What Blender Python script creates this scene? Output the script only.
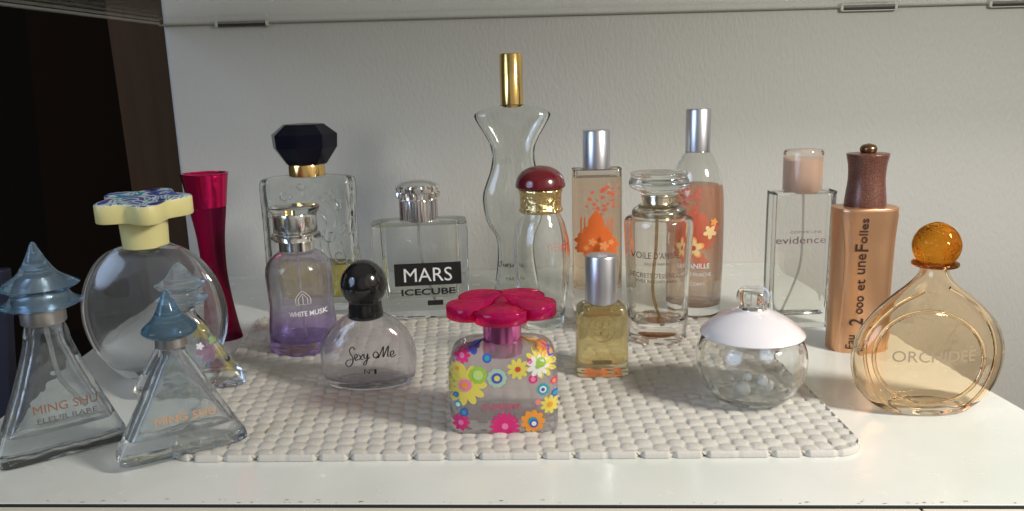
import bpy, math, random
from mathutils import Vector, Matrix
random.seed(4)
for _o in list(bpy.data.objects): bpy.data.objects.remove(_o)
SC = bpy.context.scene
COL = SC.collection

# ------------------------------------------------------------------ camera
PITCH, ROLL, FPX, CAMZ = math.radians(12.0), math.radians(1.5), 800.0, 0.215
CAM = Vector((0, 0, CAMZ))
FW = Vector((0, math.cos(PITCH), -math.sin(PITCH)))
R0 = Vector((1, 0, 0)); U0 = Vector((0, math.sin(PITCH), math.cos(PITCH)))
RT = R0*math.cos(ROLL) - U0*math.sin(ROLL)
UP = U0*math.cos(ROLL) + R0*math.sin(ROLL)
cd = bpy.data.cameras.new("camera"); cam = bpy.data.objects.new("camera", cd); COL.objects.link(cam)
cam.matrix_world = Matrix.Translation(CAM) @ Matrix((RT, UP, -FW)).transposed().to_4x4()
cd.sensor_width = 36; cd.lens = 36*FPX/1024; cd.clip_start = .01; cd.clip_end = 50
SC.camera = cam

# ------------------------------------------------------------------ light
w = bpy.data.worlds.new("World"); SC.world = w; w.use_nodes = True
def build_world():
    # dim room: darker floor, a cool window to the left, pale lit walls and ceiling on the right
    nt = w.node_tree; N, L = nt.nodes, nt.links; bg = N['Background']
    tc = N.new('ShaderNodeTexCoord'); last = None
    base = N.new('ShaderNodeRGB'); base.outputs[0].default_value = (.066, .063, .057, 1); last = base.outputs[0]
    for d, c0, c1, col in (((0, -.25, 1), .55, .95, (.23, .22, .195)), ((.75, -.6, .35), .80, .93, (.50, .46, .39)),
                           ((.1, -1, .25), .86, .97, (.30, .285, .26)), ((-.78, -.55, .28), .955, .975, (2.6, 3.4, 4.8)),
                           ((.95, .25, .35), .93, .97, (.8, .74, .62)), ((0, -.4, -1), .3, .9, (.035, .03, .026))):
        v = Vector(d).normalized(); dp = N.new('ShaderNodeVectorMath'); dp.operation = 'DOT_PRODUCT'; dp.inputs[1].default_value = v
        L.new(tc.outputs['Generated'], dp.inputs[0])
        mr = N.new('ShaderNodeMapRange'); mr.interpolation_type = 'SMOOTHSTEP'; mr.inputs['From Min'].default_value = c0; mr.inputs['From Max'].default_value = c1
        L.new(dp.outputs['Value'], mr.inputs['Value'])
        mx = N.new('ShaderNodeMix'); mx.data_type = 'RGBA'; mx.blend_type = 'ADD'; L.new(mr.outputs[0], mx.inputs['Factor'])
        L.new(last, mx.inputs['A']); mx.inputs['B'].default_value = (*col, 1); last = mx.outputs['Result']
    L.new(last, bg.inputs[0]); bg.inputs[1].default_value = 1.0
build_world()
def lamp(name, loc, target, power, size, color):
    l = bpy.data.lights.new(name, 'AREA'); l.shape = 'DISK'; l.size = size; l.energy = power; l.color = color
    o = bpy.data.objects.new(name, l); COL.objects.link(o); o.location = loc
    d = Vector(target) - Vector(loc); o.rotation_euler = d.to_track_quat('-Z', 'Y').to_euler()
    return o
lamp("room_lamp", (.70, .12, .56), (.18, .60, .04), 9.1, .20, (1.0, .965, .90))
lamp("window_light", (-.75, .05, .50), (-.05, .60, .08), .28, .12, (.55, .72, 1.0))
SC.view_settings.view_transform = 'Standard'
try: SC.view_settings.look = 'None'
except Exception: pass
SC.view_settings.exposure = 0; SC.view_settings.gamma = 1
cy = SC.cycles
cy.max_bounces = 24; cy.transparent_max_bounces = 48; cy.transmission_bounces = 20; cy.glossy_bounces = 8; cy.diffuse_bounces = 5
cy.caustics_reflective = False; cy.caustics_refractive = True; cy.blur_glossy = .3
cy.use_denoising = True; cy.sample_clamp_indirect = 20.0

# ------------------------------------------------------------------ pixels to places
def ray(px, py):
    return (FW*FPX + RT*(px-512) + UP*(255.5-py)).normalized()
def ground(px, py, z=0.0):
    d = ray(px, py); return CAM + d*((z-CAMZ)/d.z)

# ------------------------------------------------------------------ materials
MATS = {}
def nodes(name):
    m = bpy.data.materials.new(name); m.use_nodes = True; MATS[name] = m
    nt = m.node_tree; return m, nt, nt.nodes, nt.links, nt.nodes['Principled BSDF']
def plain(name, col, rough=.5, metal=0, coat=0, trans=0, ior=1.45, spec=.5, bump=None, aniso=0, alpha=1, sss=0):
    if name in MATS: return MATS[name]
    m, nt, N, L, b = nodes(name)
    b.inputs['Base Color'].default_value = (*col, 1); b.inputs['Roughness'].default_value = rough
    b.inputs['Metallic'].default_value = metal; b.inputs['Coat Weight'].default_value = coat
    b.inputs['Transmission Weight'].default_value = trans; b.inputs['IOR'].default_value = ior
    b.inputs['Specular IOR Level'].default_value = spec; b.inputs['Alpha'].default_value = alpha
    if sss:
        b.inputs['Subsurface Weight'].default_value = sss; b.inputs['Subsurface Scale'].default_value = .004
    tc = N.new('ShaderNodeTexCoord'); nz = N.new('ShaderNodeTexNoise')
    nz.inputs['Scale'].default_value = bump[0] if bump else 90
    nz.inputs['Detail'].default_value = 3
    L.new(tc.outputs['Object'], nz.inputs['Vector'])
    if bump:
        bp = N.new('ShaderNodeBump'); bp.inputs['Strength'].default_value = bump[1]; bp.inputs['Distance'].default_value = bump[2]
        L.new(nz.outputs['Fac'], bp.inputs['Height']); L.new(bp.outputs['Normal'], b.inputs['Normal'])
    else:
        mr = N.new('ShaderNodeMapRange'); mr.inputs['To Min'].default_value = max(0, rough-.05); mr.inputs['To Max'].default_value = min(1, rough+.06)
        L.new(nz.outputs['Fac'], mr.inputs['Value']); L.new(mr.outputs['Result'], b.inputs['Roughness'])
    return m
def glass(name, tint=(.97, .985, .975), edge=(.975, .982, .975), lo=.45, hi=.95, top=1.0, rough=0.0, base=1.0, bump=None, diff=0.0, dcol=(.8, .8, .8)):
    """thin walls let light straight through face-on and bend it towards the rims, as an empty bottle does"""
    m = bpy.data.materials.new(name); m.use_nodes = True; MATS[name] = m
    nt = m.node_tree; N, L = nt.nodes, nt.links; N.clear()
    out = N.new('ShaderNodeOutputMaterial')
    lw = N.new('ShaderNodeLayerWeight'); lw.inputs['Blend'].default_value = .5
    mr = N.new('ShaderNodeMapRange'); mr.interpolation_type = 'SMOOTHSTEP'
    mr.inputs['From Min'].default_value = lo; mr.inputs['From Max'].default_value = hi
    mr.inputs['To Min'].default_value = base; mr.inputs['To Max'].default_value = top
    L.new(lw.outputs['Facing'], mr.inputs['Value'])
    pw = N.new('ShaderNodeMath'); pw.operation = 'POWER'; pw.inputs[1].default_value = 4.0; L.new(lw.outputs['Facing'], pw.inputs[0])
    ma = N.new('ShaderNodeMath'); ma.operation = 'MULTIPLY_ADD'; ma.inputs[1].default_value = .8; ma.inputs[2].default_value = .045
    L.new(pw.outputs[0], ma.inputs[0])
    tr = N.new('ShaderNodeBsdfTransparent'); tr.inputs[0].default_value = (*tint, 1)
    gs = N.new('ShaderNodeBsdfGlossy'); gs.inputs['Roughness'].default_value = .02 + rough*.5; gs.inputs[0].default_value = (1, 1, 1, 1)
    gl = N.new('ShaderNodeBsdfGlass'); gl.inputs[0].default_value = (*edge, 1); gl.inputs['Roughness'].default_value = rough; gl.inputs['IOR'].default_value = 1.47
    a = N.new('ShaderNodeMixShader'); L.new(ma.outputs[0], a.inputs[0]); L.new(tr.outputs[0], a.inputs[1]); L.new(gs.outputs[0], a.inputs[2])
    src = a
    if diff:
        df = N.new('ShaderNodeBsdfDiffuse'); df.inputs[0].default_value = (*dcol, 1)
        b = N.new('ShaderNodeMixShader'); b.inputs[0].default_value = diff; L.new(a.outputs[0], b.inputs[1]); L.new(df.outputs[0], b.inputs[2]); src = b
    c = N.new('ShaderNodeMixShader'); L.new(mr.outputs[0], c.inputs[0]); L.new(src.outputs[0], c.inputs[1]); L.new(gl.outputs[0], c.inputs[2])
    L.new(c.outputs[0], out.inputs['Surface'])
    tc = N.new('ShaderNodeTexCoord'); nz = N.new('ShaderNodeTexNoise'); nz.inputs['Scale'].default_value = bump[0] if bump else 55
    bp = N.new('ShaderNodeBump'); bp.inputs['Strength'].default_value = bump[1] if bump else .12; bp.inputs['Distance'].default_value = bump[2] if bump else .0012
    L.new(tc.outputs['Object'], nz.inputs['Vector']); L.new(nz.outputs['Fac'], bp.inputs['Height'])
    for t in (gs, gl, lw): L.new(bp.outputs['Normal'], t.inputs['Normal'])
    return m
CLEAR = glass('clear_glass')
CLEARB = glass('clear_wavy_glass', bump=(42, .6, .004))
HAZE = glass('milky_grey_glass', edge=(.97, .98, .985), tint=(.97, .975, .98), base=.8, diff=.16, dcol=(.46, .44, .46))
PYR = glass('pale_blue_wavy_glass', edge=(.955, .975, .985), tint=(.97, .98, .985), base=.88, diff=.12, dcol=(.42, .50, .56), bump=(42, .6, .004))
SOLID = glass('thick_glass', edge=(.97, .98, .97))
CHROME = plain('chrome', (.80, .79, .78), .12, 1)
BRUSH = plain('brushed_silver', (.62, .62, .66), .32, 1, bump=(700, .08, .0003))
GOLD = plain('polished_gold', (.85, .58, .22), .16, 1)
TUBE = glass('clear_tube', tint=(.9, .9, .88), edge=(.9, .9, .88), diff=.35, base=.3)

# ------------------------------------------------------------------ mesh helpers
def link(name, verts, faces, mats, parent=None, smooth=True, sharp=40, midx=None):
    me = bpy.data.meshes.new(name); me.from_pydata([tuple(v) for v in verts], [], faces)
    for m in (mats if isinstance(mats, (list, tuple)) else [mats]): me.materials.append(m)
    if midx: me.polygons.foreach_set('material_index', midx)
    me.polygons.foreach_set('use_smooth', [smooth]*len(faces)); me.validate(); me.update()
    if smooth and sharp: me.set_sharp_from_angle(angle=math.radians(sharp))
    o = bpy.data.objects.new(name, me); COL.objects.link(o)
    if parent: o.parent = parent
    return o
def crom(pts, k):
    """catmull-rom through tuples, k steps per span; a repeated point makes a corner"""
    out = []
    n = len(pts)
    for i in range(n-1):
        p1, p2 = pts[i], pts[i+1]
        if p1 == p2: continue
        p0 = pts[i-1] if i > 0 else p1; p3 = pts[i+2] if i+2 < n else p2
        for j in range(k):
            t = j/k
            out.append(tuple(.5*((2*b)+(-a+c)*t+(2*a-5*b+4*c-d)*t*t+(-a+3*b-3*c+d)*t**3) for a, b, c, d in zip(p0, p1, p2, p3)))
    out.append(pts[-1]); return out
def ringpts(z, rx, ry, n, seg, cx=0, cyy=0):
    r = []
    for i in range(seg):
        a = 2*math.pi*i/seg; c, s = math.cos(a), math.sin(a)
        r.append((cx+rx*math.copysign(abs(c)**(2/n), c), cyy+ry*math.copysign(abs(s)**(2/n), s), z))
    return r
def loftmesh(secs, seg=64, flip=False, base=0):
    V, F = [], []
    for s in secs: V += ringpts(*s[:4], seg, *(s[4:6] if len(s) > 4 else (0, 0)))
    for i in range(len(secs)-1):
        for j in range(seg):
            a, b = i*seg+j, i*seg+(j+1) % seg
            F.append((a, b, b+seg, a+seg))
    V.append((secs[0][4] if len(secs[0]) > 4 else 0, 0, secs[0][0])); c0 = len(V)-1
    V.append((secs[-1][4] if len(secs[-1]) > 4 else 0, 0, secs[-1][0])); c1 = len(V)-1
    k = (len(secs)-1)*seg
    for j in range(seg):
        F.append((c0, (j+1) % seg, j)); F.append((c1, k+j, k+(j+1) % seg))
    if flip: F = [f[::-1] for f in F]
    return V, [tuple(i+base for i in f) for f in F]
def tubemesh(path, r, seg=10, closed=False):
    V, F = [], []; n = len(path); path = [Vector(p) for p in path]
    for i, p in enumerate(path):
        t = (path[(i+1) % n] - path[i-1]) if closed else (path[min(i+1, n-1)] - path[max(i-1, 0)])
        t.normalize(); u = t.cross(Vector((0, 1, 0)))
        if u.length < .05: u = t.cross(Vector((1, 0, 0)))
        u.normalize(); v = t.cross(u); rr = r[i] if isinstance(r, list) else r
        for j in range(seg):
            a = 2*math.pi*j/seg; V.append(p + u*rr*math.cos(a) + v*rr*math.sin(a))
    for i in range(n if closed else n-1):
        for j in range(seg):
            a, b = i*seg+j, i*seg+(j+1) % seg; c, d = ((i+1) % n)*seg+(j+1) % seg, ((i+1) % n)*seg+j
            F.append((a, b, c, d))
    if not closed:
        F.append(tuple(range(seg))[::-1]); F.append(tuple((n-1)*seg+j for j in range(seg)))
    return V, F
def boxmesh(x0, x1, y0, y1, z0, z1):
    V = [(x, y, z) for z in (z0, z1) for y in (y0, y1) for x in (x0, x1)]
    return V, [(0, 2, 3, 1), (4, 5, 7, 6), (0, 1, 5, 4), (2, 6, 7, 3), (0, 4, 6, 2), (1, 3, 7, 5)]
def bevel(o, wd, seg=3):
    b = o.modifiers.new('bevel', 'BEVEL'); b.width = wd; b.segments = seg; b.limit_method = 'ANGLE'
def tag(o, label=None, cat=None, group=None, kind=None):
    if label: o['label'] = label
    if cat: o['category'] = cat
    if group: o['group'] = group
    if kind: o['kind'] = kind
    return o
_tc = {}
def textmesh(s, shear=0.0, bold=0.0):
    key = (s, shear, bold)
    if key in _tc: return _tc[key]
    c = bpy.data.curves.new('lettering', 'FONT'); c.body = s; c.size = 1; c.shear = shear; c.offset = bold; c.resolution_u = 3
    o = bpy.data.objects.new('lettering', c); COL.objects.link(o); bpy.context.view_layer.update()
    me = o.evaluated_get(bpy.context.evaluated_depsgraph_get()).to_mesh()
    V = [(v.co.x, v.co.y) for v in me.vertices]; F = [tuple(p.vertices) for p in me.polygons]
    bpy.data.objects.remove(o); bpy.data.curves.remove(c)
    x0, x1 = min(v[0] for v in V), max(v[0] for v in V); y0, y1 = min(v[1] for v in V), max(v[1] for v in V)
    V = [((x-(x0+x1)/2)/(x1-x0), (y-(y0+y1)/2)/(y1-y0)) for x, y in V]
    _tc[key] = (V, F); return _tc[key]

class Bottle:
    def __init__(s, name, label, px, py, ry, yaw=0, cat='perfume bottle', P=None, on=True):
        g = ground(px, py, MZ*.9 if on else .0003); s.cf = 1-math.cos(math.atan((px-512)/FPX)); s.m = (g-CAM).dot(FW)/FPX
        away = Vector((g.x, g.y, 0)).normalized()
        g = g + away*ry*s.m if P is None else P
        s.P = g; s.m = (g-CAM).dot(FW)/FPX; s.yaw = yaw
        s.root = bpy.data.objects.new(name, None); s.root.empty_display_size = .01; COL.objects.link(s.root)
        s.root.location = g; s.root.rotation_euler = (0, 0, yaw); tag(s.root, label, cat)
        s.lift = 0
    def z(s, y):
        d = s.P - CAM; k = (255.5-y)/FPX   # (d+z k).U = k (d+z k).F
        zz = (k*d.dot(FW) - d.dot(UP))/(UP.z - k*FW.z); return max(0, zz)
    def S(s, secs, k=6):
        """pixel sections (y, halfwidth, depth ratio, n) to metres, bottom first, smoothed"""
        out = []
        for q in secs:
            y, wd = q[0], q[1]; ra = q[2] if len(q) > 2 else 1; n = q[3] if len(q) > 3 else 2
            z = s.z(y); m_ = (s.m + z*FW.z/FPX)*(1-s.cf*min(1, ra))
            out.append((z, wd*m_, wd*m_*ra, n, (q[4]*m_ if len(q) > 4 else 0)))
        r = crom(out, k) if k > 1 else out
        return [(a, max(b, 1e-5), max(c, 1e-5), d, e, 0) for a, b, c, d, e in r]
    def part(s, name, secs, mat, k=6, seg=64, parent=None, smooth=True, sharp=40):
        sc = s.S(secs, k); V, F = loftmesh(sc, seg)
        o = link(name, V, F, mat, parent or s.root, smooth, sharp); o['_s'] = 0; del o['_s']; return o
    def glass(s, secs, mat, wall=3, bottom=6, k=6, seg=72, name='glass_body', top=2, solid=None, inner=True, inn=None):
        sc = s.S(secs, k); V, F = loftmesh(sc, seg); s.body = sc
        w_, b_ = wall*s.m, bottom*s.m; ztop = sc[-1][0]-top*s.m
        isc = []
        for q in sc:
            if q[0] < b_ or q[0] > ztop or q[1] <= w_*1.1 or q[2] <= w_*1.1: continue
            isc.append((q[0], q[1]-w_, max(q[2]-w_, q[2]*.3), inn or q[3], q[4], 0))
        if inner and len(isc) > 2:
            a = isc[0]; isc = [(a[0]-.0002, a[1]*.45, a[2]*.45, *a[3:]), (a[0], a[1]*.8, a[2]*.8, *a[3:]), (a[0]+.0008, a[1]*.95, a[2]*.95, *a[3:])] + [q for q in isc if q[0] > a[0]+.0012]
            V2, F2 = loftmesh(isc, seg, True, len(V)); V += V2; F += F2
            s.inner = isc
        o = link(name, V, F, mat, s.root, True, 50); s.gb = o
        if solid and bottom > 2:
            lo = [q for q in sc if .0003 < q[0] < b_-.0006]
            if len(lo) > 1:
                g = .0005; q0 = s.interp(sc, .0006)
                bs = [(.0006, q0[1]*.9, q0[2]*.9, *q0[3:])] + [(q[0], q[1]-g, q[2]-g, *q[3:]) for q in lo if q[0] > .001]
                t = bs[-1]; bs.append((t[0]+.0002, t[1]*.85, t[2]*.85, *t[3:])); bs.append((t[0]-.0004, t[1]*.3, t[2]*.3, *t[3:]))
                if len(bs) > 3:
                    V, F = loftmesh(bs, seg); link('glass_base', V, F, solid, s.root, True, 50)
        return o
    def interp(s, sc, z):
        for a, b in zip(sc, sc[1:]):
            if min(a[0], b[0]) <= z <= max(a[0], b[0]) and abs(a[0]-b[0]) > 1e-7:
                t = (z-a[0])/(b[0]-a[0]); return tuple(p+(q-p)*t for p, q in zip(a, b))
        return min(sc, key=lambda q: abs(q[0]-z))
    def liquid(s, ytop, mat, name='liquid'):
        zt = s.z(ytop); g = -.0002
        L_ = [q for q in s.inner if q[0] <= zt]
        if len(L_) < 2: return
        e = s.interp(s.inner, zt)
        L_ = [(q[0]+g, q[1]-g, q[2]-g, *q[3:]) for q in L_[1:]] + [(zt+g, e[1]-g, e[2]-g, *e[3:])]
        V, F = loftmesh(L_, 64); return link(name, V, F, mat, s.root)
    def surf(s, x, z, off=.0002, sc=None):
        q = s.interp(sc or s.body, z); rx, ry, n = q[1], q[2], q[3]
        u = min(.999, abs((x-q[4])/rx)); return -(ry*(1-u**n)**(1/n)) - off
    def loc(s, X, Y, x0=0):
        """pixel to (x, z) on the front of the body"""
        d = ray(X, Y); c, sn = math.cos(s.yaw), math.sin(s.yaw)
        yy = -.01
        for _ in range(6):
            n = Vector((sn, -c, 0)); p0 = s.P + Vector((-sn*yy, c*yy, 0))
            h = CAM + d*((p0-CAM).dot(n)/d.dot(n)); r = h - s.P
            x, z = r.x*c + r.y*sn, r.z; yy = s.surf(x, z, 0)
        return x, z
    def cap_top(s, y): return s.z(y)

class Decal:
    """flat print laid on the front of a bottle; all colours of one print share a mesh"""
    def __init__(s, b, off=.00025, sc=None): s.b = b; s.V = []; s.F = []; s.M = []; s.mats = []; s.off = off; s.k = 0; s.sc = sc
    def mi(s, m):
        if m not in s.mats: s.mats.append(m)
        return s.mats.index(m)
    def add(s, pts, faces, mat, lift=0):
        b0 = len(s.V); i = s.mi(mat)
        for x, z in pts:
            q = s.b.interp(s.sc or s.b.body, z); lim = q[1]*.955; dx = x-q[4]
            if abs(dx) > lim:   # the print runs on round the side
                ex = abs(dx)-lim; y = s.b.surf(q[4]+lim, z, 0, s.sc)+ex
                u = min(.999, max(0, -y/q[2])); xx = q[1]*(1-u**q[3])**(1/q[3])
                s.V.append((q[4]+math.copysign(xx+s.off+lift, dx), min(y, -.001), z))
            else: s.V.append((x, s.b.surf(x, z, s.off+lift, s.sc), z))
        for f in faces: s.F.append(tuple(q+b0 for q in f)); s.M.append(i)
    def text(s, t, X, Y, wpx, hpx, mat, X2=None, Y2=None, shear=0, bold=0, ang=None, lift=0):
        V, F = textmesh(t, shear, bold); cx, cz = s.b.loc(X, Y); W, H = wpx*s.b.m, hpx*s.b.m
        a = ang or 0; c, sn = math.cos(a), math.sin(a)
        s.add([(cx+(u*W*c-v*H*sn), cz+(u*W*sn+v*H*c)) for u, v in V], F, mat, lift)
    def rect(s, X0, Y0, X1, Y1, mat, ang=0, lift=0, nx=14, nz=4):
        cx, cz = s.b.loc((X0+X1)/2, (Y0+Y1)/2); W, H = (X1-X0)*s.b.m, (Y1-Y0)*s.b.m; c, sn = math.cos(ang), math.sin(ang)
        P_, F_ = [], []
        for j in range(nz+1):
            for i in range(nx+1):
                u, v = (i/nx-.5)*W, (j/nz-.5)*H; P_.append((cx+u*c-v*sn, cz+u*sn+v*c))
        for j in range(nz):
            for i in range(nx): a = j*(nx+1)+i; F_.append((a, a+1, a+nx+2, a+nx+1))
        s.add(P_, F_, mat, lift)
    def blob(s, X, Y, r, mat, fn=None, rings=3, seg=36, squash=1, lift=0, a0=0, rin=0):
        cx, cz = s.b.loc(X, Y); r *= s.b.m; P_, F_ = [], []
        for k in range(rings+1):
            t = rin + (1-rin)*k/rings
            for j in range(seg):
                a = 2*math.pi*j/seg; rr = r*t*((fn(a-a0) if fn else 1)); P_.append((cx+rr*math.cos(a), cz+rr*math.sin(a)*squash))
        for k in range(rings):
            for j in range(seg): F_.append((k*seg+j, k*seg+(j+1) % seg, (k+1)*seg+(j+1) % seg, (k+1)*seg+j))
        s.add(P_, F_, mat, lift)
    def stroke(s, pts, wd, mat, k=8, lift=0, taper=True):
        """pts already (x, z) metres"""
        p = crom(pts, k); P_, F_ = [], []; n = len(p)
        for i, q in enumerate(p):
            a = p[max(i-1, 0)]; b = p[min(i+1, n-1)]; tx, tz = b[0]-a[0], b[1]-a[1]; l = math.hypot(tx, tz) or 1
            h = wd*(.55+.45*abs(tz/l)) if taper else wd
            P_ += [(q[0]-tz/l*h, q[1]+tx/l*h), (q[0]+tz/l*h, q[1]-tx/l*h)]
        for i in range(n-1): F_.append((2*i, 2*i+1, 2*i+3, 2*i+2))
        s.add(P_, F_, mat, lift)
    def done(s, name='print', parent=None):
        return link(name, s.V, s.F, s.mats, parent or s.b.root, True, 0, s.M)
def flowerfn(n, deep=.45, sharp=1.0): return lambda a: 1-deep+deep*abs(math.cos(a*n/2))**sharp
def flat(name, c, rough=.5): return plain('ink_'+name, c, rough)

# ================================================================== the setting
WHITE = None
m, nt, N, L, b = nodes('white_lacquer')
b.inputs['Roughness'].default_value = .22; b.inputs['Coat Weight'].default_value = .3; b.inputs['Coat Roughness'].default_value = .12
tc = N.new('ShaderNodeTexCoord'); n1 = N.new('ShaderNodeTexNoise'); n1.inputs['Scale'].default_value = 9; n1.inputs['Detail'].default_value = 6
cr = N.new('ShaderNodeValToRGB'); cr.color_ramp.elements[0].color = (.66, .68, .62, 1); cr.color_ramp.elements[1].color = (.76, .76, .71, 1)
cr.color_ramp.elements[0].position = .3; cr.color_ramp.elements[1].position = .6
L.new(tc.outputs['Object'], n1.inputs['Vector']); L.new(n1.outputs['Fac'], cr.inputs[0]); L.new(cr.outputs[0], b.inputs['Base Color'])
n2 = N.new('ShaderNodeTexNoise'); n2.inputs['Scale'].default_value = 60; n2.inputs['Detail'].default_value = 4
mr = N.new('ShaderNodeMapRange'); mr.inputs['To Min'].default_value = .15; mr.inputs['To Max'].default_value = .34
L.new(tc.outputs['Object'], n2.inputs['Vector']); L.new(n2.outputs['Fac'], mr.inputs['Value']); L.new(mr.outputs[0], b.inputs['Roughness'])
WHITE = m
m, nt, N, L, b = nodes('wall_vinyl')
b.inputs['Roughness'].default_value = .55
tc = N.new('ShaderNodeTexCoord'); mp = N.new('ShaderNodeMapping'); mp.inputs['Scale'].default_value = (1, 1, .45); mp.inputs['Rotation'].default_value = (0, .3, 0)
n1 = N.new('ShaderNodeTexNoise'); n1.inputs['Scale'].default_value = 300; n1.inputs['Detail'].default_value = 2
bp = N.new('ShaderNodeBump'); bp.inputs['Strength'].default_value = .75; bp.inputs['Distance'].default_value = .0010
L.new(tc.outputs['Object'], mp.inputs[0]); L.new(mp.outputs[0], n1.inputs['Vector']); L.new(n1.outputs['Fac'], bp.inputs['Height']); L.new(bp.outputs[0], b.inputs['Normal'])
n3 = N.new('ShaderNodeTexNoise'); n3.inputs['Scale'].default_value = 5
cr = N.new('ShaderNodeValToRGB'); cr.color_ramp.elements[0].color = (.515, .495, .455, 1); cr.color_ramp.elements[1].color = (.565, .545, .505, 1)
L.new(tc.outputs['Object'], n3.inputs['Vector']); L.new(n3.outputs['Fac'], cr.inputs[0]); L.new(cr.outputs[0], b.inputs['Base Color'])
WALLM = m

bl, br_ = ground(188, 277), ground(765, 262)
YW = (bl.y+br_.y)/2
fl, fr = ground(-112, 503), ground(1190, 505)
def onwall(px, py, y=None):
    d = ray(px, py); return CAM + d*(((y or YW)-CAM.y)/d.y)
# tabletop: a slab with a diagonal right edge
def prism(name, poly, z0, z1, mat, parent=None, bev=0):
    n = len(poly); V = [(x, y, z0) for x, y in poly] + [(x, y, z1) for x, y in poly]
    F = [tuple(range(n))[::-1], tuple(range(n, 2*n))] + [(i, (i+1) % n, n+(i+1) % n, n+i) for i in range(n)]
    o = link(name, V, F, mat, parent, False, 0)
    if bev: bevel(o, bev)
    return o
top = prism('tabletop', [(fl.x, fl.y), (fr.x, fr.y), (br_.x, YW-.0005), (bl.x, YW-.0005)], -.018, 0, WHITE, bev=.0004)
tag(top, kind='structure')
wl = onwall(162, 60).x
# wall with a thick rounded left edge, running down behind the table on the right
wp = [(wl, YW), (1.6, YW), (1.6, YW+.02), (wl, YW+.02)]
tl, bl2 = onwall(162, 25), onwall(188, 250)
sl = (bl2.x-tl.x)/(bl2.z-tl.z)
V = [(tl.x+sl*(.75-tl.z), YW, .75), (1.6, YW, .75), (1.6, YW, -.45), (tl.x+sl*(-.45-tl.z), YW, -.45)]
n = 4; V = V + [(x, YW+.018, z) for x, _, z in V]
wall = link('wall', V, [(3, 2, 1, 0), (4, 5, 6, 7), (0, 1, 5, 4), (1, 2, 6, 5), (2, 3, 7, 6), (3, 0, 4, 7)], WALLM, None, False, 0)
bevel(wall, .006, 4); tag(wall, kind='structure')
# things beyond the open left side
DARK = plain('dark_room', (.010, .007, .005), .9, spec=.05, bump=(40, .3, .002))
o = link('dark_room_backdrop', *boxmesh(-1.9, .2, YW+.55, YW+.57, -.9, 1.2), DARK, None, False, 0); tag(o, kind='structure')
m, nt, N, L, b = nodes('dark_wood')
b.inputs['Roughness'].default_value = .6; b.inputs['Specular IOR Level'].default_value = .15
tc = N.new('ShaderNodeTexCoord'); mp = N.new('ShaderNodeMapping'); mp.inputs['Scale'].default_value = (30, 30, 2.5)
n1 = N.new('ShaderNodeTexNoise'); n1.inputs['Scale'].default_value = 3; n1.inputs['Detail'].default_value = 5
cr = N.new('ShaderNodeValToRGB'); cr.color_ramp.elements[0].color = (.055, .030, .014, 1); cr.color_ramp.elements[1].color = (.095, .052, .026, 1)
L.new(tc.outputs['Object'], mp.inputs[0]); L.new(mp.outputs[0], n1.inputs['Vector']); L.new(n1.outputs['Fac'], cr.inputs[0]); L.new(cr.outputs[0], b.inputs['Base Color'])
WOOD = m
y2 = YW+.10
a, c, d, e = onwall(117, 10, y2), onwall(200, 10, y2), onwall(240, 330, y2), onwall(152, 330, y2)
V = [(p.x, y2, p.z) for p in (a, c, d, e)]; V[0] = (a.x-.02, y2, a.z+.3); V[1] = (c.x-.02, y2, c.z+.3)
V += [(x, y+.02, z) for x, y, z in V]
board = link('wooden_board', V, [(3, 2, 1, 0), (4, 5, 6, 7), (0, 1, 5, 4), (1, 2, 6, 5), (2, 3, 7, 6), (3, 0, 4, 7)], WOOD, None, False, 0)
bevel(board, .001); tag(board, 'dark brown wooden board standing in the dark just left of the pale wall', 'board')
# second darker board with a lighter edge line
y3 = YW+.3
a, e = onwall(36, 10, y3), onwall(56, 330, y3)
V = [(a.x-.0, y3, a.z+.3), (a.x+.30, y3, a.z+.3), (e.x+.30, y3, e.z), (e.x, y3, e.z)]; V += [(x, y+.02, z) for x, y, z in V]
o = link('door_panel', V, [(3, 2, 1, 0), (4, 5, 6, 7), (0, 1, 5, 4), (1, 2, 6, 5), (2, 3, 7, 6), (3, 0, 4, 7)], plain('black_brown', (.014, .008, .005), .9, spec=.05, bump=(50, .3, .002)), None, False, 0)
tag(o, 'nearly black door panel in the dark room behind the yellow-capped disc bottle', 'door panel')
# blue-black slab at the left border
gp = ground(6, 470); yb = YW-.22
a, b2 = onwall(4, 270, yb), onwall(13, 470, yb)
V = [(a.x-.20, yb, a.z), (a.x, yb, a.z), (b2.x, yb, b2.z-.02), (b2.x-.20, yb, b2.z-.02)]; V += [(x, y+.012, z) for x, y, z in V]
o = link('blue_panel', V, [(3, 2, 1, 0), (4, 5, 6, 7), (0, 1, 5, 4), (1, 2, 6, 5), (2, 3, 7, 6), (3, 0, 4, 7)], plain('blue_black', (.022, .024, .045), .5), None, False, 0)
bevel(o, .002); tag(o, 'dark blue panel edge at the left border behind the large pyramid bottle', 'panel')

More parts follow.
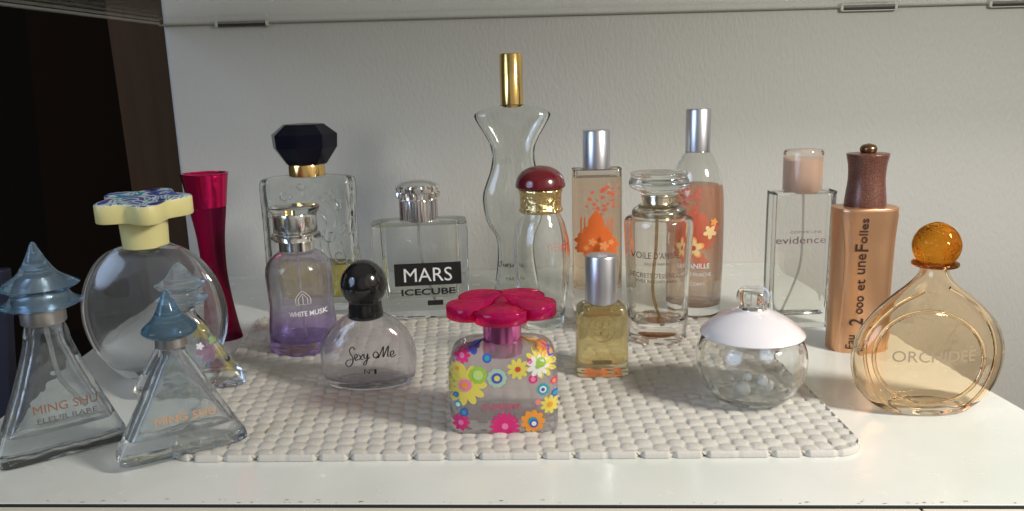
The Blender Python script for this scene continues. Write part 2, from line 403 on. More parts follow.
# upper shelf: dusty glass plate resting against the wall
ZS = onwall(500, 17).z
gA, gB = ground(160, 25, ZS), ground(0, 6, ZS)
YF = .60; t = (YF-gA.y)/(gB.y-gA.y); xl = gA.x+(gB.x-gA.x)*t
SHG = glass('dusty_shelf_glass', tint=(.93, .94, .92), lo=2, hi=3, base=0, top=0, diff=.05, dcol=(.62, .62, .56))
us = prism('upper_shelf', [(xl, YF), (.75, YF), (.75, YW-.001), (onwall(160, 25).x, YW-.001)], ZS, ZS+.004, SHG)
tag(us, 'pale dusty glass shelf above the bottles, resting against the wall', 'shelf')
EDGE = plain('highlight_pale', (.50, .50, .46), .5)  # pale colour stands in for the highlight along the shelf's left glass edge
V, F = tubemesh([(xl, YF, ZS+.002), (onwall(160, 25).x, YW-.002, ZS+.002)], .0014)
link('edge_highlight', V, F, EDGE, us)
V, F = tubemesh([(onwall(160, 25).x, YW-.0022, ZS+.0005), (.75, YW-.0022, ZS+.0005)], .0011)
link('back_seal', V, F, plain('grey_seal', (.36, .35, .31), .7), us)
BLK = plain('slot_dark', (.03, .022, .018), .6)
for i, (x0, x1, lab) in enumerate(((215, 266, 'leftmost dark slot where the wall meets the upper shelf, above the black-capped bottle'),
                                   (841, 895, 'dark slot in the wall joint above the brown-capped bronze bottle'),
                                   (989, 1040, 'dark slot in the wall joint cut off by the right border'))):
    p, q = onwall(x0, 0), onwall(x1, 0); zc = ZS-.0012
    r = bpy.data.objects.new('wall_slot', None); COL.objects.link(r); r.location = ((p.x+q.x)/2, YW, zc); tag(r, lab, 'slot', 'slots along the upper wall joint')
    h = (q.x-p.x)/2
    link('slot_insert', *boxmesh(-h, h, -.0042, .0, -.0012, .0012), BLK, r, False, 0)
    for sx in (-1, 1): bevel(link('slot_end', *boxmesh(sx*h-.0016, sx*h+.0016, -.0050, 0, -.0022, .0022), plain('slot_plastic', (.55, .55, .5), .4), r, False, 0), .0006)
    if i > 0: link('slot_lip', *boxmesh(-h, h, -.0046, 0, -.0028, -.0018), plain('slot_plastic', (.62, .62, .57), .4), r, False, 0)

# drawer fronts under the table edge
CREAM = plain('cream_lacquer', (.66, .62, .52), .35)
def fy(x): return fl.y+(fr.y-fl.y)*(x-fl.x)/(fr.x-fl.x)
prism('gap_shade_strip', [(fl.x, fl.y-.0016), (fr.x, fr.y-.0016), (fr.x, fr.y+.0002), (fl.x, fl.y+.0002)], -.012, -.0005, plain('gap_dark', (.02, .018, .016), .8), top)  # dark strip stands in for the shade in the gap below the table edge
xs = ground(911, 508, -.006).x
for x0, x1, lab in ((fl.x, xs-.0006, 'wide cream drawer front below the table edge'), (xs+.0006, fr.x, 'cream drawer front below the table edge at the right border')):
    r = bpy.data.objects.new('drawer_front', None); COL.objects.link(r); r.location = ((x0+x1)/2, fy((x0+x1)/2), -.0011); tag(r, lab, 'drawer front', 'drawer fronts under the tabletop')
    xm = (x0+x1)/2; ym = fy(xm)
    bevel(prism('front_panel', [(x0-xm, fy(x0)-ym-.024), (x1-xm, fy(x1)-ym-.024), (x1-xm, fy(x1)-ym-.0019), (x0-xm, fy(x0)-ym-.0019)], -.09, 0, CREAM, r), .0006)
# chips along the front edge
r = random.Random(9); V, F = [], []
for i in range(60):
    x = r.uniform(-.26, .27); y = fl.y+r.uniform(.0005, .0022)*r.choice((1, 1, 2)) + (fr.y-fl.y)*(x-fl.x)/(fr.x-fl.x); a = r.choice((.0003, .0004, .0006, .0014)); k = len(V)
    pts = [(x+a*math.cos(t)*r.uniform(.6, 1.2), y+.00022*math.sin(t)*r.uniform(.5, 1.6), .0003) for t in [j*math.pi/4 for j in range(8)]]
    V += pts; F.append(tuple(range(k, k+8)))
o = link('edge_chip', V, F, plain('chip_brown', (.10, .07, .05), .7), top, False, 0); tag(o, kind='stuff')

# ------------------------------------------------------------------ mat
MATM = plain('mat_foam', (.56, .53, .475), .7, bump=(700, .5, .0006), sss=.0)
MZ = .0041
def make_mat():
    q = [ground(160, 463, .0), ground(872, 457, .0), ground(741, 322, .0), ground(262, 317, .0)]
    nx, ny = 620, 330
    lenx = (q[1]-q[0]).length; leny = (q[3]-q[0]).length
    ncol = round(lenx/.0094/2)*2; nrow = round(leny/.0112)
    cr_ = .022
    V = []; F = []
    def h(s, t):
        cxx = s*ncol; ci = math.floor(cxx); fx = cxx-ci-.5
        rv = t*nrow + (.5 if ci % 2 else 0); ri = math.floor(rv); fy = rv-ri-.5
        jx = math.sin(ci*12.9+ri*78.2)*.06; jy = math.sin(ci*39.3+ri*11.1)*.07; js = .9+.1*math.sin(ci*7.7+ri*5.1)
        e = abs((fx-jx)/.54)**2.4 + abs((fy-jy)/.49)**2.2
        bm_ = max(0, 1-e)**.7*js
        return .0026 + .0014*bm_ + .0003*math.sin(ci*3.3+ri*2.1)
    P = lambda s, t: q[0]*(1-s)*(1-t)+q[1]*s*(1-t)+q[2]*s*t+q[3]*(1-s)*t
    for j in range(ny+1):
        for i in range(nx+1):
            s, t = i/nx, j/ny
            # round the corners in mat space
            ax, ay = s*lenx, t*leny
            cx = min(max(ax, cr_), lenx-cr_); cyy = min(max(ay, cr_), leny-cr_)
            dx, dy = ax-cx, ay-cyy
            if dx and dy:
                d = math.hypot(dx, dy); mxx = max(abs(dx), abs(dy))
                if d > 0: k = mxx/d; ax, ay = cx+dx*k, cyy+dy*k
            s2, t2 = ax/lenx, ay/leny
            p = P(s2, t2); z = h(s2, t2)
            edge = min(i, nx-i, j, ny-j)
            if edge < 3:
                ph = (s2*ncol/2 if (j < 3 or ny-j < 3) else t2*nrow/1.0)
                f = abs(((ph) % 1)-.5)*2; pinch = max(0, f-.72)/.28
                pinch *= (.25, .9, .5, 1.0, .1, .7, .8)[int(ph+.5) % 7]; z = (.0042-.0030*pinch)*(.62, .9, 1.0)[edge] if edge < 3 else z
                if edge < 2:
                    c_ = P(.5, .5); dirv = Vector((0, 1, 0)) if j < 3 else Vector((0, -1, 0)) if ny-j < 3 else Vector((1 if i < 3 else -1, 0, 0))
                    p = p + dirv*(.0042*pinch)
            V.append((p.x, p.y, z))
    for j in range(ny):
        for i in range(nx):
            a = j*(nx+1)+i; F.append((a, a+1, a+nx+2, a+nx+1))
    ring = [i for i in range(nx+1)] + [(j)*(nx+1)+nx for j in range(1, ny+1)] + [ny*(nx+1)+i for i in range(nx-1, -1, -1)] + [j*(nx+1) for j in range(ny-1, 0, -1)]
    b0 = len(V)
    for v in ring: V.append((V[v][0], V[v][1], .0003))
    n = len(ring)
    for k in range(n): F.append((ring[k], b0+k, b0+(k+1) % n, ring[(k+1) % n]))
    F.append(tuple(b0+k for k in range(n))[::-1])
    o = link('woven_mat', V, F, MATM, None, True, 70)
    return tag(o, 'off-white rubbery woven anti-slip mat under most of the bottles', 'mat')
make_mat()

def ming(name, label, A, B, depth, neck_y, neck_w, cap_prof, capmat, collar, mat, base_y=None, ryc=.5):
    zz_ = .0003 if A[0] < 0 else MZ*.9
    a, b_ = ground(*A, zz_), ground(*B, zz_); yaw = math.atan2(b_.y-a.y, b_.x-a.x); nrm = Vector((-math.sin(yaw), math.cos(yaw), 0))
    P = (a+b_)/2 + nrm*depth/2
    s = Bottle.__new__(Bottle); s.cf = 0
    s.P = P; s.m = (P-CAM).dot(FW)/FPX; s.yaw = yaw
    s.root = bpy.data.objects.new(name, None); COL.objects.link(s.root); s.root.location = P; s.root.rotation_euler = (0, 0, yaw); tag(s.root, label, 'perfume bottle')
    half = (b_-a).length/2/s.m; zt = neck_y; zb = 9999
    d2 = depth/2/s.m
    H = s.z(neck_y)
    def sec(f, wd, dp, n): return (H*f, wd*s.m, dp*s.m, n, 0)
    nk = neck_w*.92
    raw = [sec(0, half*.93, d2*.85, 6), sec(.012, half*.985, d2*.97, 6), sec(.05, half, d2, 6), sec(.10, half*.975, d2*.99, 5.5), sec(.16, half*.92, d2*.95, 5), sec(.5, half*.58+nk*.08, d2*.80, 4.5), sec(.80, half*.24+nk*.42, d2*.66, 3.4), sec(.9, nk*1.05, d2*.62, 2.6), sec(.96, nk*.92, nk*.86, 2), sec(1.0, nk*.9, nk*.9, 2)]
    sc = [(q[0], q[1], q[2], q[3], 0, 0) for q in crom(raw, 6)]
    V, F = loftmesh(sc, 72); s.body = sc
    w_ = .0026
    isc = [(q[0], q[1]-w_*1.6, q[2]-w_, q[3], 0, 0) for q in sc if H*.17 < q[0] < H*.97 and q[1] > w_*2 and q[2] > w_*1.5]
    t = isc[0]; isc = [(t[0]-.0010, t[1]*.5, t[2]*.4, *t[3:]), (t[0]-.0006, t[1]*.9, t[2]*.8, *t[3:])]+isc
    V2, F2 = loftmesh(isc, 72, True, len(V)); s.inner = isc
    link('glass_body', V+V2, F+F2, mat, s.root, True, 50)
    g = .0006; bs = [(q[0]+.0006, q[1]-g, q[2]-g, *q[3:]) for q in sc if q[0] < H*.145]
    tq = bs[-1]; bs.append((tq[0]+.0003, tq[1]*.8, tq[2]*.7, *tq[3:]))
    
    if collar: s.part('collar', collar, CHROME_D, k=1)
    s.part('cap', cap_prof, capmat, k=7)
    # ribs moulded into the thick base
    return s
CHROME_D = plain('dull_collar', (.50, .48, .47), .3, 1)
BLUECAP = glass('blue_cap_plastic', tint=(.70, .82, .92), edge=(.70, .83, .94), base=.7, lo=.25, hi=.9, rough=.06, diff=.6, dcol=(.24, .33, .42))
BLUECAP2 = glass('steel_blue_cap_plastic', tint=(.5, .66, .78), edge=(.50, .68, .80), base=.6, lo=.3, hi=.9, rough=.08, diff=.6, dcol=(.17, .26, .34))
CLEARCAP = glass('milky_clear_cap', tint=(.85, .92, .96), edge=(.86, .92, .965), base=.6, lo=.2, hi=.8, rough=.05, diff=.18)
INKR = flat('rust', (.24, .10, .05)); INKO = flat('orange_gold', (.55, .28, .12)); INKG = flat('grey', (.10, .09, .085)); INKB = flat('black', (.008, .008, .008)); INKW = flat('white', (.75, .75, .75))

# 1 large pyramid bottle
s = ming('pyramid_perfume_bottle', 'large clear pyramid bottle with two-tiered blue cap, nearest the left border, on bare white table', (-2, 475), (131, 440), .026, 318, 20,
     [(308, 22), (307, 29), (303.5, 36.5), (302, 36), (297, 29), (292, 26), (289, 30), (285.5, 36.5), (284, 36), (279, 28), (273, 19), (265, 13), (256, 8), (248, 4.5), (243, 2.2), (241.5, .2)], BLUECAP,
     [(322, 19.5), (321, 20.5), (312, 20.5), (300, 19), (288, 16), (280, 10), (278, .2)], PYR)
d = Decal(s); d.text('MING SHU', 66, 404, 56, 8.5, INKR); d.text('FLEUR RARE', 68, 415, 52, 5, INKG); d.done('lettering')
z0, z1 = s.z(320), s.z(395)
V, F = tubemesh(crom([(0, 0, z0), (.001, 0, z0*.85), (.004, 0, z0*.55), (.016, .002, z0*.30)], 8), .0014); link('dip_tube', V, F, TUBE, s.root)
# 2 small pyramid, front
s2 = ming('pyramid_perfume_bottle', 'small clear pyramid bottle with single blue cone cap at the left mat corner', (119, 472), (250, 440), .022, 345, 15,
     [(336, 14), (335, 20), (331, 25.5), (328, 26), (325, 24), (319, 17), (311, 11.5), (302, 7.5), (295, 4), (291, 1.8), (289.5, .2)], BLUECAP2,
     [(346, 14), (345, 15), (334, 14.5), (330, 8)], PYR)
d = Decal(s2); d.text('MING SHU', 186, 416, 56, 8, INKO); d.done('lettering')
# 3 small pyramid, behind
s3 = ming('pyramid_perfume_bottle', 'small pyramid bottle with colourless tiered cap, half hidden behind a blue-capped one', (132, 398), (246, 386), .020, 308, 14,
     [(305, 14), (303, 20), (299, 24), (297.5, 24), (293, 18), (290, 17), (287, 21), (284.5, 23.5), (283, 23), (279, 16), (273, 10.5), (268, 7), (264, 3), (262, .2)], CLEARCAP,
     None, CLEARB)
d = Decal(s3)
yl = glass('yellow_ink_film', tint=(.93, .86, .45), diff=.16, dcol=(.65, .58, .25), lo=2, hi=3, base=0, top=0)
for X, Y, r_, mt, nn in ((202, 330, 10, yl, 5), (208, 352, 11, glass('pink_ink_film', tint=(.93, .72, .8), diff=.2, dcol=(.45, .12, .25), lo=2, hi=3, base=0, top=0), 6), (222, 350, 8, yl, 5), (216, 366, 8, glass('plum_ink_film', tint=(.85, .7, .75), diff=.25, dcol=(.2, .08, .12), lo=2, hi=3, base=0, top=0), 5), (200, 346, 4, INKW, 5), (230, 365, 7, yl, 5), (212, 340, 4, flat('leaf', (.2, .3, .12)), 3)):
    d.blob(X, Y, r_, mt, flowerfn(nn, .5), lift=.0001*len(d.mats))
d.done('flower_print')

# 4 disc bottle with yellow cap
s = Bottle('disc_perfume_bottle', 'round flat clear disc bottle with scalloped pale yellow cap, behind the three pyramid bottles', 163, 381, 17, on=False)
def disc(c, R, y): return math.sqrt(max(0, R*R-(y-c)**2))
sec = [(384, 24, .62), (381, 30, .5)] + [(y, disc(312, 74.5, y), .30) for y in (374, 362, 345, 325, 305, 285, 268, 256)] + [(249, 38, .40), (245, 26, .75), (243, 22, 1.0), (236, 20, 1)]
s.glass(sec, HAZE, wall=7, bottom=9, k=6)
s.part('neck', [(252, 12), (250, 15), (225, 15)], CLEARB, k=1)
YEL = plain('pale_yellow_plastic', (.66, .60, .27), .38, coat=.1, sss=.0)
s.part('cap_stem', [(246.5, 22), (245.5, 23.5), (216, 25), (214, 20)], YEL, k=1)
def plancap(b, name, yb, yt, R, fn, mat, dome=None, topmat=None, seg=180, ry=1.0, bev=.0012, cx=0, a0=0, rings=10):
    zb, zt = b.z(yb), b.z(yt); R *= b.m + zt*FW.z/FPX; V, F, M = [], [], []
    prof = [(0.02, zb), (.9, zb), (.985, zb+bev*.4), (1, zb+bev), (1, zt-bev), (.985, zt-bev*.3)]
    prof += [(.965-.945*i/rings, zt) for i in range(rings+1)]
    for i, (f, z) in enumerate(prof):
        for j in range(seg):
            a = 2*math.pi*j/seg; fr = fn(a-a0); rr = R*f*(fr*f + (1-f)*.9 if f < .95 else fr)
            x, y = rr*math.cos(a)+cx*b.m, rr*math.sin(a)*ry
            V.append((x, y, z + (dome(f, a-a0) if dome and i > 4 else 0)))
    n = len(prof)
    for i in range(n-1):
        for j in range(seg):
            F.append((i*seg+j, i*seg+(j+1) % seg, (i+1)*seg+(j+1) % seg, (i+1)*seg+j)); M.append(1 if topmat and i >= 5 else 0)
    F.append(tuple(range(seg))[::-1]); M.append(0); F.append(tuple((n-1)*seg+j for j in range(seg))); M.append(1 if topmat else 0)
    return link(name, V, F, [mat, topmat] if topmat else mat, b.root, True, 42, M)
m, nt, N, L, b = nodes('marbled_print'); b.inputs['Roughness'].default_value = .3
tc = N.new('ShaderNodeTexCoord'); nz = N.new('ShaderNodeTexNoise'); nz.inputs['Scale'].default_value = 42; nz.inputs['Detail'].default_value = .8; nz.inputs['Distortion'].default_value = 2.2
mp = N.new('ShaderNodeMapping'); mp.inputs['Scale'].default_value = (1, .6, 1)
cr = N.new('ShaderNodeValToRGB'); cr.color_ramp.interpolation = 'CONSTANT'
el = cr.color_ramp.elements; el[0].position = 0; el[0].color = (.03, .02, .06, 1); el[1].position = .34; el[1].color = (.05, .12, .35, 1)
for p, c in ((.41, (.16, .08, .36, 1)), (.46, (.55, .65, .66, 1)), (.52, (.05, .28, .40, 1)), (.57, (.62, .68, .68, 1)), (.64, (.06, .10, .40, 1))): e = el.new(p); e.color = c
L.new(tc.outputs['Object'], mp.inputs[0]); L.new(mp.outputs[0], nz.inputs['Vector']); L.new(nz.outputs['Fac'], cr.inputs[0]); L.new(cr.outputs[0], b.inputs['Base Color'])
plancap(s, 'cap', 216, 197, 46, lambda a: .86+.14*math.cos(5*a), YEL, topmat=m, ry=1.1, cx=2, a0=.25)

_c = Vector((0, 0, s.z(206)))
for _o in s.root.children:
    if _o.name.startswith('cap') and not _o.name.startswith('cap_stem'):
        _o.matrix_local = Matrix.Translation(_c) @ Matrix.Rotation(.07, 4, 'X') @ Matrix.Rotation(.03, 4, 'Y') @ Matrix.Translation(-_c)

# 5 magenta waisted bottle
s = Bottle('waisted_perfume_bottle', 'slim waisted magenta bottle with metallic red cap, against the wall left of the others', 222, 342, 18, on=False)
RED = glass('plum_magenta_glass', tint=(.70, .05, .25), edge=(.72, .05, .24), base=.5, diff=.5, dcol=(.16, .004, .05))
REDM = plain('metallic_magenta', (.88, .02, .16), .2, 1)
s.part('bottle_body', [(350, 19, .8), (346, 21.5, .8), (340, 22, .8), (325, 19.5, .8), (300, 15.5, .85), (275, 13, .9), (255, 13, .95), (235, 14.5, .95), (215, 17.5, .95), (208, 18.5, .95), (207, 18, .95)], RED)
s.part('cap', [(206.5, 18), (206, 19, .95), (205, 19.4, .95), (190, 21.5, .95), (175, 24, .95), (173, 24.6, .95), (173, 24.6, .95), (173, 22, .95), (175, 20, .95), (186, 2, .95)], REDM, k=3, sharp=50)

# 6 black gem cap bottle
s = Bottle('embossed_perfume_bottle', 'tall clear embossed bottle with large faceted black cap and gold collar, against the wall', 318, 310, 18, on=False)
s.glass([(312, 44, .42, 6), (309, 46.5, .44, 6), (306, 47, .44, 6), (260, 46, .44, 5), (215, 46, .44, 5), (188, 47, .42, 5), (180, 46, .42, 5), (177, 42, .4, 4), (175, 26, .5, 3), (174, 14, 1, 2), (166, 13, 1, 2)], CLEARB, wall=5, bottom=12)
AMB = glass('amber_liquid', edge=(.93, .86, .45))
s.liquid(262, AMB)
d = Decal(s, off=.0005)
# raised scrolls of the embossing
V, F = [], []
def emboss(b, curves, r_, mat, name='embossing'):
    V, F = [], []
    for cpts in curves:
        p = crom([b.loc(X, Y) for X, Y in cpts], 8)
        pv, pf = tubemesh([(x, b.surf(x, z, -r_*.25), z) for x, z in p], r_, 8)
        F += [tuple(i+len(V) for i in f) for f in pf]; V += pv
    return link(name, V, F, mat, b.root)
cv = []
for (cx, cyy, rr, dr) in ((284, 196, 7, 1), (326, 196, 7, -1), (336, 203, 9, -1), (345, 228, 9, 1), (330, 236, 8, -1), (272, 214, 6, 1), (340, 256, 8, 1), (322, 270, 7, -1), (346, 278, 7, 1), (280, 288, 7, 1), (300, 186, 5, 1)):
    cv.append([(cx+dr*rr*(1-k*.11)*math.cos(k*.8), cyy+rr*(1-k*.11)*math.sin(k*.8)) for k in range(8)])
cv += [[(330, 190), (338, 215), (328, 245), (337, 275), (332, 300)], [(345, 190), (350, 215), (341, 240), (348, 265)], [(316, 208), (326, 224), (320, 246), (330, 262)]]
emboss(s, cv, .0010, CLEARB)
s.part('collar', [(176, 17), (175.5, 18.5), (166, 18.5), (164, 18)], GOLD, k=1)
BLACKG = plain('black_gem_plastic', (.003, .0035, .011), .22, spec=.25)
s.part('cap', [(165, 17), (163.5, 21), (147, 33), (134, 34), (124, 21), (123, 1)], BLACKG, k=1, seg=8, smooth=False)

# 7 musk bottle with purple base
s = Bottle('cylindrical_perfume_bottle', 'clear bottle with purple tinted base and silver cap under a glass disc', 306, 355, 32)
m = glass('violet_fade_glass', base=.8, diff=.3, dcol=(.50, .42, .66))
nt = m.node_tree; N, L = nt.nodes, nt.links
tc = N.new('ShaderNodeTexCoord'); sx = N.new('ShaderNodeSeparateXYZ'); mr = N.new('ShaderNodeMapRange'); mr.inputs['From Min'].default_value = .002; mr.inputs['From Max'].default_value = s.z(300)
cr = N.new('ShaderNodeValToRGB'); cr.color_ramp.elements[0].color = (.76, .66, .90, 1); cr.color_ramp.elements[1].color = (.97, .96, .97, 1)
e = cr.color_ramp.elements.new(.5); e.color = (.88, .83, .95, 1)
L.new(tc.outputs['Object'], sx.inputs[0]); L.new(sx.outputs['Z'], mr.inputs['Value']); L.new(mr.outputs[0], cr.inputs[0])
for nd in N:
    if nd.type in ('BSDF_TRANSPARENT', 'BSDF_GLASS'): L.new(cr.outputs[0], nd.inputs[0])
VSOL = glass('violet_thick_glass', tint=(.55, .40, .80), edge=(.50, .36, .78), base=.6, lo=.2)
s.glass([(362, 28), (359, 31), (355, 33), (345, 34), (325, 34), (305, 32.5), (290, 33), (275, 34), (265, 33), (258, 29), (252, 22), (249, 17), (247, 17)], m, wall=3, bottom=8)
d = Decal(s)
d.text('WHITE MUSK', 307, 313.5, 33, 5, INKW, bold=.02)
cx, cz = s.loc(303, 300)
for rr, hh in ((6.5, 0), (4, 0)):
    mm_ = s.m
    d.stroke([(cx-rr*mm_, cz-4*mm_), (cx-rr*mm_, cz+1*mm_), (cx-rr*.6*mm_, cz+rr*.8*mm_), (cx, cz+(rr+2)*mm_), (cx+rr*.6*mm_, cz+rr*.8*mm_), (cx+rr*mm_, cz+1*mm_), (cx+rr*mm_, cz-4*mm_)], .00022, INKW)
d.stroke([(cx, cz-4*mm_), (cx, cz+4*mm_)], .00022, INKW); d.stroke([(cx-6.5*mm_, cz-4.5*mm_), (cx+6.5*mm_, cz-4.5*mm_)], .00022, INKW)
d.done('lettering')
s.part('cap', [(250, 16.5), (249, 18), (233, 18), (232, 16.5), (230, 16.5), (229, 18), (212, 18), (211, 16)], CHROME, k=1)
s.part('cap_disc', [(240, 18.5), (239, 24), (236, 25.5), (233, 24), (232, 22.5), (216, 22.5), (212, 24), (208, 26), (206, 25), (205.5, 19)], SOLID, k=2)
V, F = tubemesh(crom([(0, 0, s.z(250)), (0, 0, s.z(290)), (.002, 0, s.z(345))], 6), .0012); link('dip_tube', V, F, TUBE, s.root)

# 8 ball cap bottle with script lettering
s = Bottle('round_perfume_bottle', 'squat round clear bottle with glossy black ball cap and black script lettering, on the mat', 371, 391, 23)
CLOUD = glass('hazy_glass', edge=(.97, .96, .975), tint=(.97, .97, .97), diff=.10, base=.8, dcol=(.6, .58, .6))
s.glass([(398, 22, .7), (395, 30, .6), (390, 37, .55), (378, 44.5, .55), (362, 48, .55), (348, 47.5, .55), (336, 43.5, .56), (326, 36, .6), (318, 26, .75), (313, 17, 1), (311, 15, 1), (308, 14, 1)], CLOUD, wall=3, bottom=6)
BLK2 = plain('glossy_black', (.006, .006, .007), .13, coat=.5)
s.part('cap', [(317, 16), (316, 17.6), (311, 17.6), (301, 16.6), (299, 17.5), (295, 20.5), (288, 23.3), (281, 23.5), (272, 20.5), (265, 14.5), (261, 7.5), (259.8, .2)], BLK2, k=6)
d = Decal(s, off=.0003)
STR = [[(1.7, 2.5), (1.3, 3.0), (.7, 2.6), (.8, 1.9), (1.25, 1.2), (1.1, .3), (.4, -.3), (-.2, .2), (.2, .8), (1.2, .9)],
       [(1.5, 1.0), (2.0, 1.3), (2.1, 1.7), (1.75, 1.75), (1.6, 1.2), (1.8, .8), (2.3, 1.0)],
       [(2.3, 1.7), (2.6, 1.6), (2.8, 1.0), (3.2, .95)], [(3.2, 1.8), (2.9, 1.4), (2.4, .85)],
       [(3.4, 1.8), (3.4, 1.2), (3.8, 1.1), (4.1, 1.8), (4.0, .9), (3.6, 0), (3.2, .1), (3.7, .7), (4.5, 1.2)],
       [(5.9, 1.2), (5.3, 1.1), (5.1, 1.6), (5.5, 2.0), (6.0, 1.7), (5.9, 1.1), (5.5, .9)],
       [(6.0, .9), (6.5, 1.8), (7.0, 2.7), (6.95, 1.9), (6.9, 1.0), (7.4, 1.9), (7.9, 2.7), (7.8, 1.8), (7.75, 1.1), (8.0, .95)],
       [(8.2, 1.1), (8.75, 1.3), (8.8, 1.7), (8.4, 1.75), (8.2, 1.2), (8.5, .8), (9.2, 1.1)]]
cx, cz = s.loc(347, 365); u = 5.1*s.m
for st in STR: d.stroke([(cx+p[0]*u, cz+p[1]*u*1.15+p[0]*u*.03) for p in st], .00042, INKB)
d.text('N', 367, 371.5, 5.5, 5, INKB); d.text('o', 372, 370, 2.6, 2.6, INKB); d.text('1', 375.5, 371.5, 2.2, 5, INKB)
d.done('lettering')

# 9 rectangular bottle with black band
s = Bottle('square_perfume_bottle', 'rectangular clear bottle with black MARS band and knurled silver cap', 424, 318, 22, yaw=.10)
s.glass([(324, 40, .46, 9), (322, 43.5, .5, 9), (318, 45, .5, 9), (270, 46.5, .5, 9), (226, 47.5, .5, 9), (222, 46, .5, 8), (220, 42, .48, 7), (219, 20, .8, 3), (218, 14, 1, 2), (214, 13, 1, 2)], CLEAR, wall=9, bottom=11, k=4, seg=96, top=3)
d = Decal(s)
d.rect(396, 263, 460, 285, INKB); d.text('MARS', 428, 274.5, 46, 13.5, INKW, lift=.0002)
d.text('ICECUBE', 428.5, 291.5, 52, 6.5, INKB, bold=.03); d.rect(428, 300, 443, 305, INKB, nz=1)
d.done('label_band')
V, F = [], []
zc0, zc1 = s.z(220), s.z(199)
prof = [(zc0, 17.5), (zc1, 17.5)]
seg = 144; V = []; F = []
rows = [(220.5, 16.5, 0), (220, 18, 1), (200, 18, 1), (199, 17, 0), (198, 18, 0), (197.5, 20, 2), (192, 20.5, 2), (191, 19.8, 0), (187, 20.5, 2), (185, 19.5, 0), (182, 15, 0), (180.5, 8, 0), (180, .2, 0)]
for y, wd, kd in rows:
    for j in range(seg):
        a = 2*math.pi*j/seg; k_ = 1
        if kd == 1: k_ = 1+.035*(1 if (j//2) % 2 else -1)
        if kd == 2: k_ = 1+.04*(1 if ((j+int(y))//4) % 2 else -1)
        V.append((wd*k_*s.m*math.cos(a), wd*k_*s.m*math.sin(a), s.z(y)))
for i in range(len(rows)-1):
    for j in range(seg): F.append((i*seg+j, i*seg+(j+1) % seg, (i+1)*seg+(j+1) % seg, (i+1)*seg+j))
F.append(tuple(range(seg))[::-1]); F.append(tuple((len(rows)-1)*seg+j for j in range(seg)))
link('cap', V, F, CHROME, s.root, True, 25)
V, F = tubemesh(crom([(0, 0, s.z(222)), (-.001, 0, s.z(245)), (.004, 0, s.z(275)), (.012, .002, s.z(300))], 8), .0013); link('dip_tube', V, F, TUBE, s.root)

# 10 torso shaped bottle
s = Bottle('torso_perfume_bottle', 'tall clear bottle shaped like a woman\'s torso with tall gold cap', 517, 306, 14)
s.glass([(314, 22, .6), (311, 24.5, .6), (300, 24, .6), (285, 22, .62), (268, 19, .66), (250, 17.5, .68, 2, -.5), (236, 19, .66, 2, -.5), (222, 26.5, .52, 2, -1), (208, 30, .46, 2, -1), (195, 30.5, .44, 2, -1), (184, 28.5, .44), (172, 24, .50), (160, 21.5, .54), (148, 22, .56), (138, 26, .52), (126, 33, .44), (118, 37.5, .38), (114, 38, .36), (110.5, 33, .38), (108, 24, .5), (106, 16, .75), (105, 12, 1), (104, 11, 1)], CLEAR, wall=3.5, bottom=8, k=5)
s.part('cap', [(107.5, 10), (107, 11.3), (54.5, 11.6), (53.5, 11), (53.5, .2)], GOLD, k=1)
d = Decal(s); cx, cz = s.loc(498, 266); u = 3.6*s.m
for st in ([(.9, 1.0), (.3, .9), (0, .4), (.5, 0), (1.1, .4), (.9, 1.1), (1.6, 1.2)], [(1.5, .8), (1.6, .2), (2.1, .4), (2.2, .8), (2.3, .1)], [(2.7, .8), (2.6, .1)], [(2.7, .6), (3.1, .8)], [(3.5, .8), (3.3, .1), (3.8, .3)], [(4.1, .7), (4.1, .1), (4.4, .6), (4.7, .6), (4.7, .1), (5.2, .4)]):
    d.stroke([(cx+p[0]*u, cz+p[1]*u*1.3) for p in st], .0004, INKB)
d.text('PARIS', 512, 279, 12, 3.2, INKG); d.done('lettering')

# 11 burgundy dome cap
s = Bottle('oval_perfume_bottle', 'slim barrel-shaped clear bottle with burgundy dome cap and engraved gold collar', 543, 332, 26)
s.glass([(340, 15), (338, 18), (333, 20), (320, 21), (300, 24.5), (280, 27), (258, 28.5), (240, 27.5), (225, 24), (216, 20.5), (211, 19), (205, 18)], CLEAR, wall=3, bottom=9)
GOLDE = plain('engraved_gold', (.80, .62, .30), .22, 1, bump=(260, .9, .002))
s.part('collar', [(212, 19), (211, 21.5), (209, 22), (207, 20.8), (195, 20.8), (191, 22), (189, 22), (188, 20)], GOLDE, k=2)
BURG = plain('burgundy_lacquer', (.12, .004, .010), .2, coat=.6)
s.part('cap', [(190, 19), (189.5, 19), (188.5, 22), (186.8, 24.6), (184, 25), (177, 23), (171, 18), (167, 10.5), (165.6, 3), (165.5, .1)], BURG, k=5)
d = Decal(s); d.text('YVES', 553, 247.5, 13, 8, flat('faded_pink', (.42, .22, .20))); d.text('M', 565, 247, 7, 8, flat('red', (.55, .06, .05))); d.done('lettering')

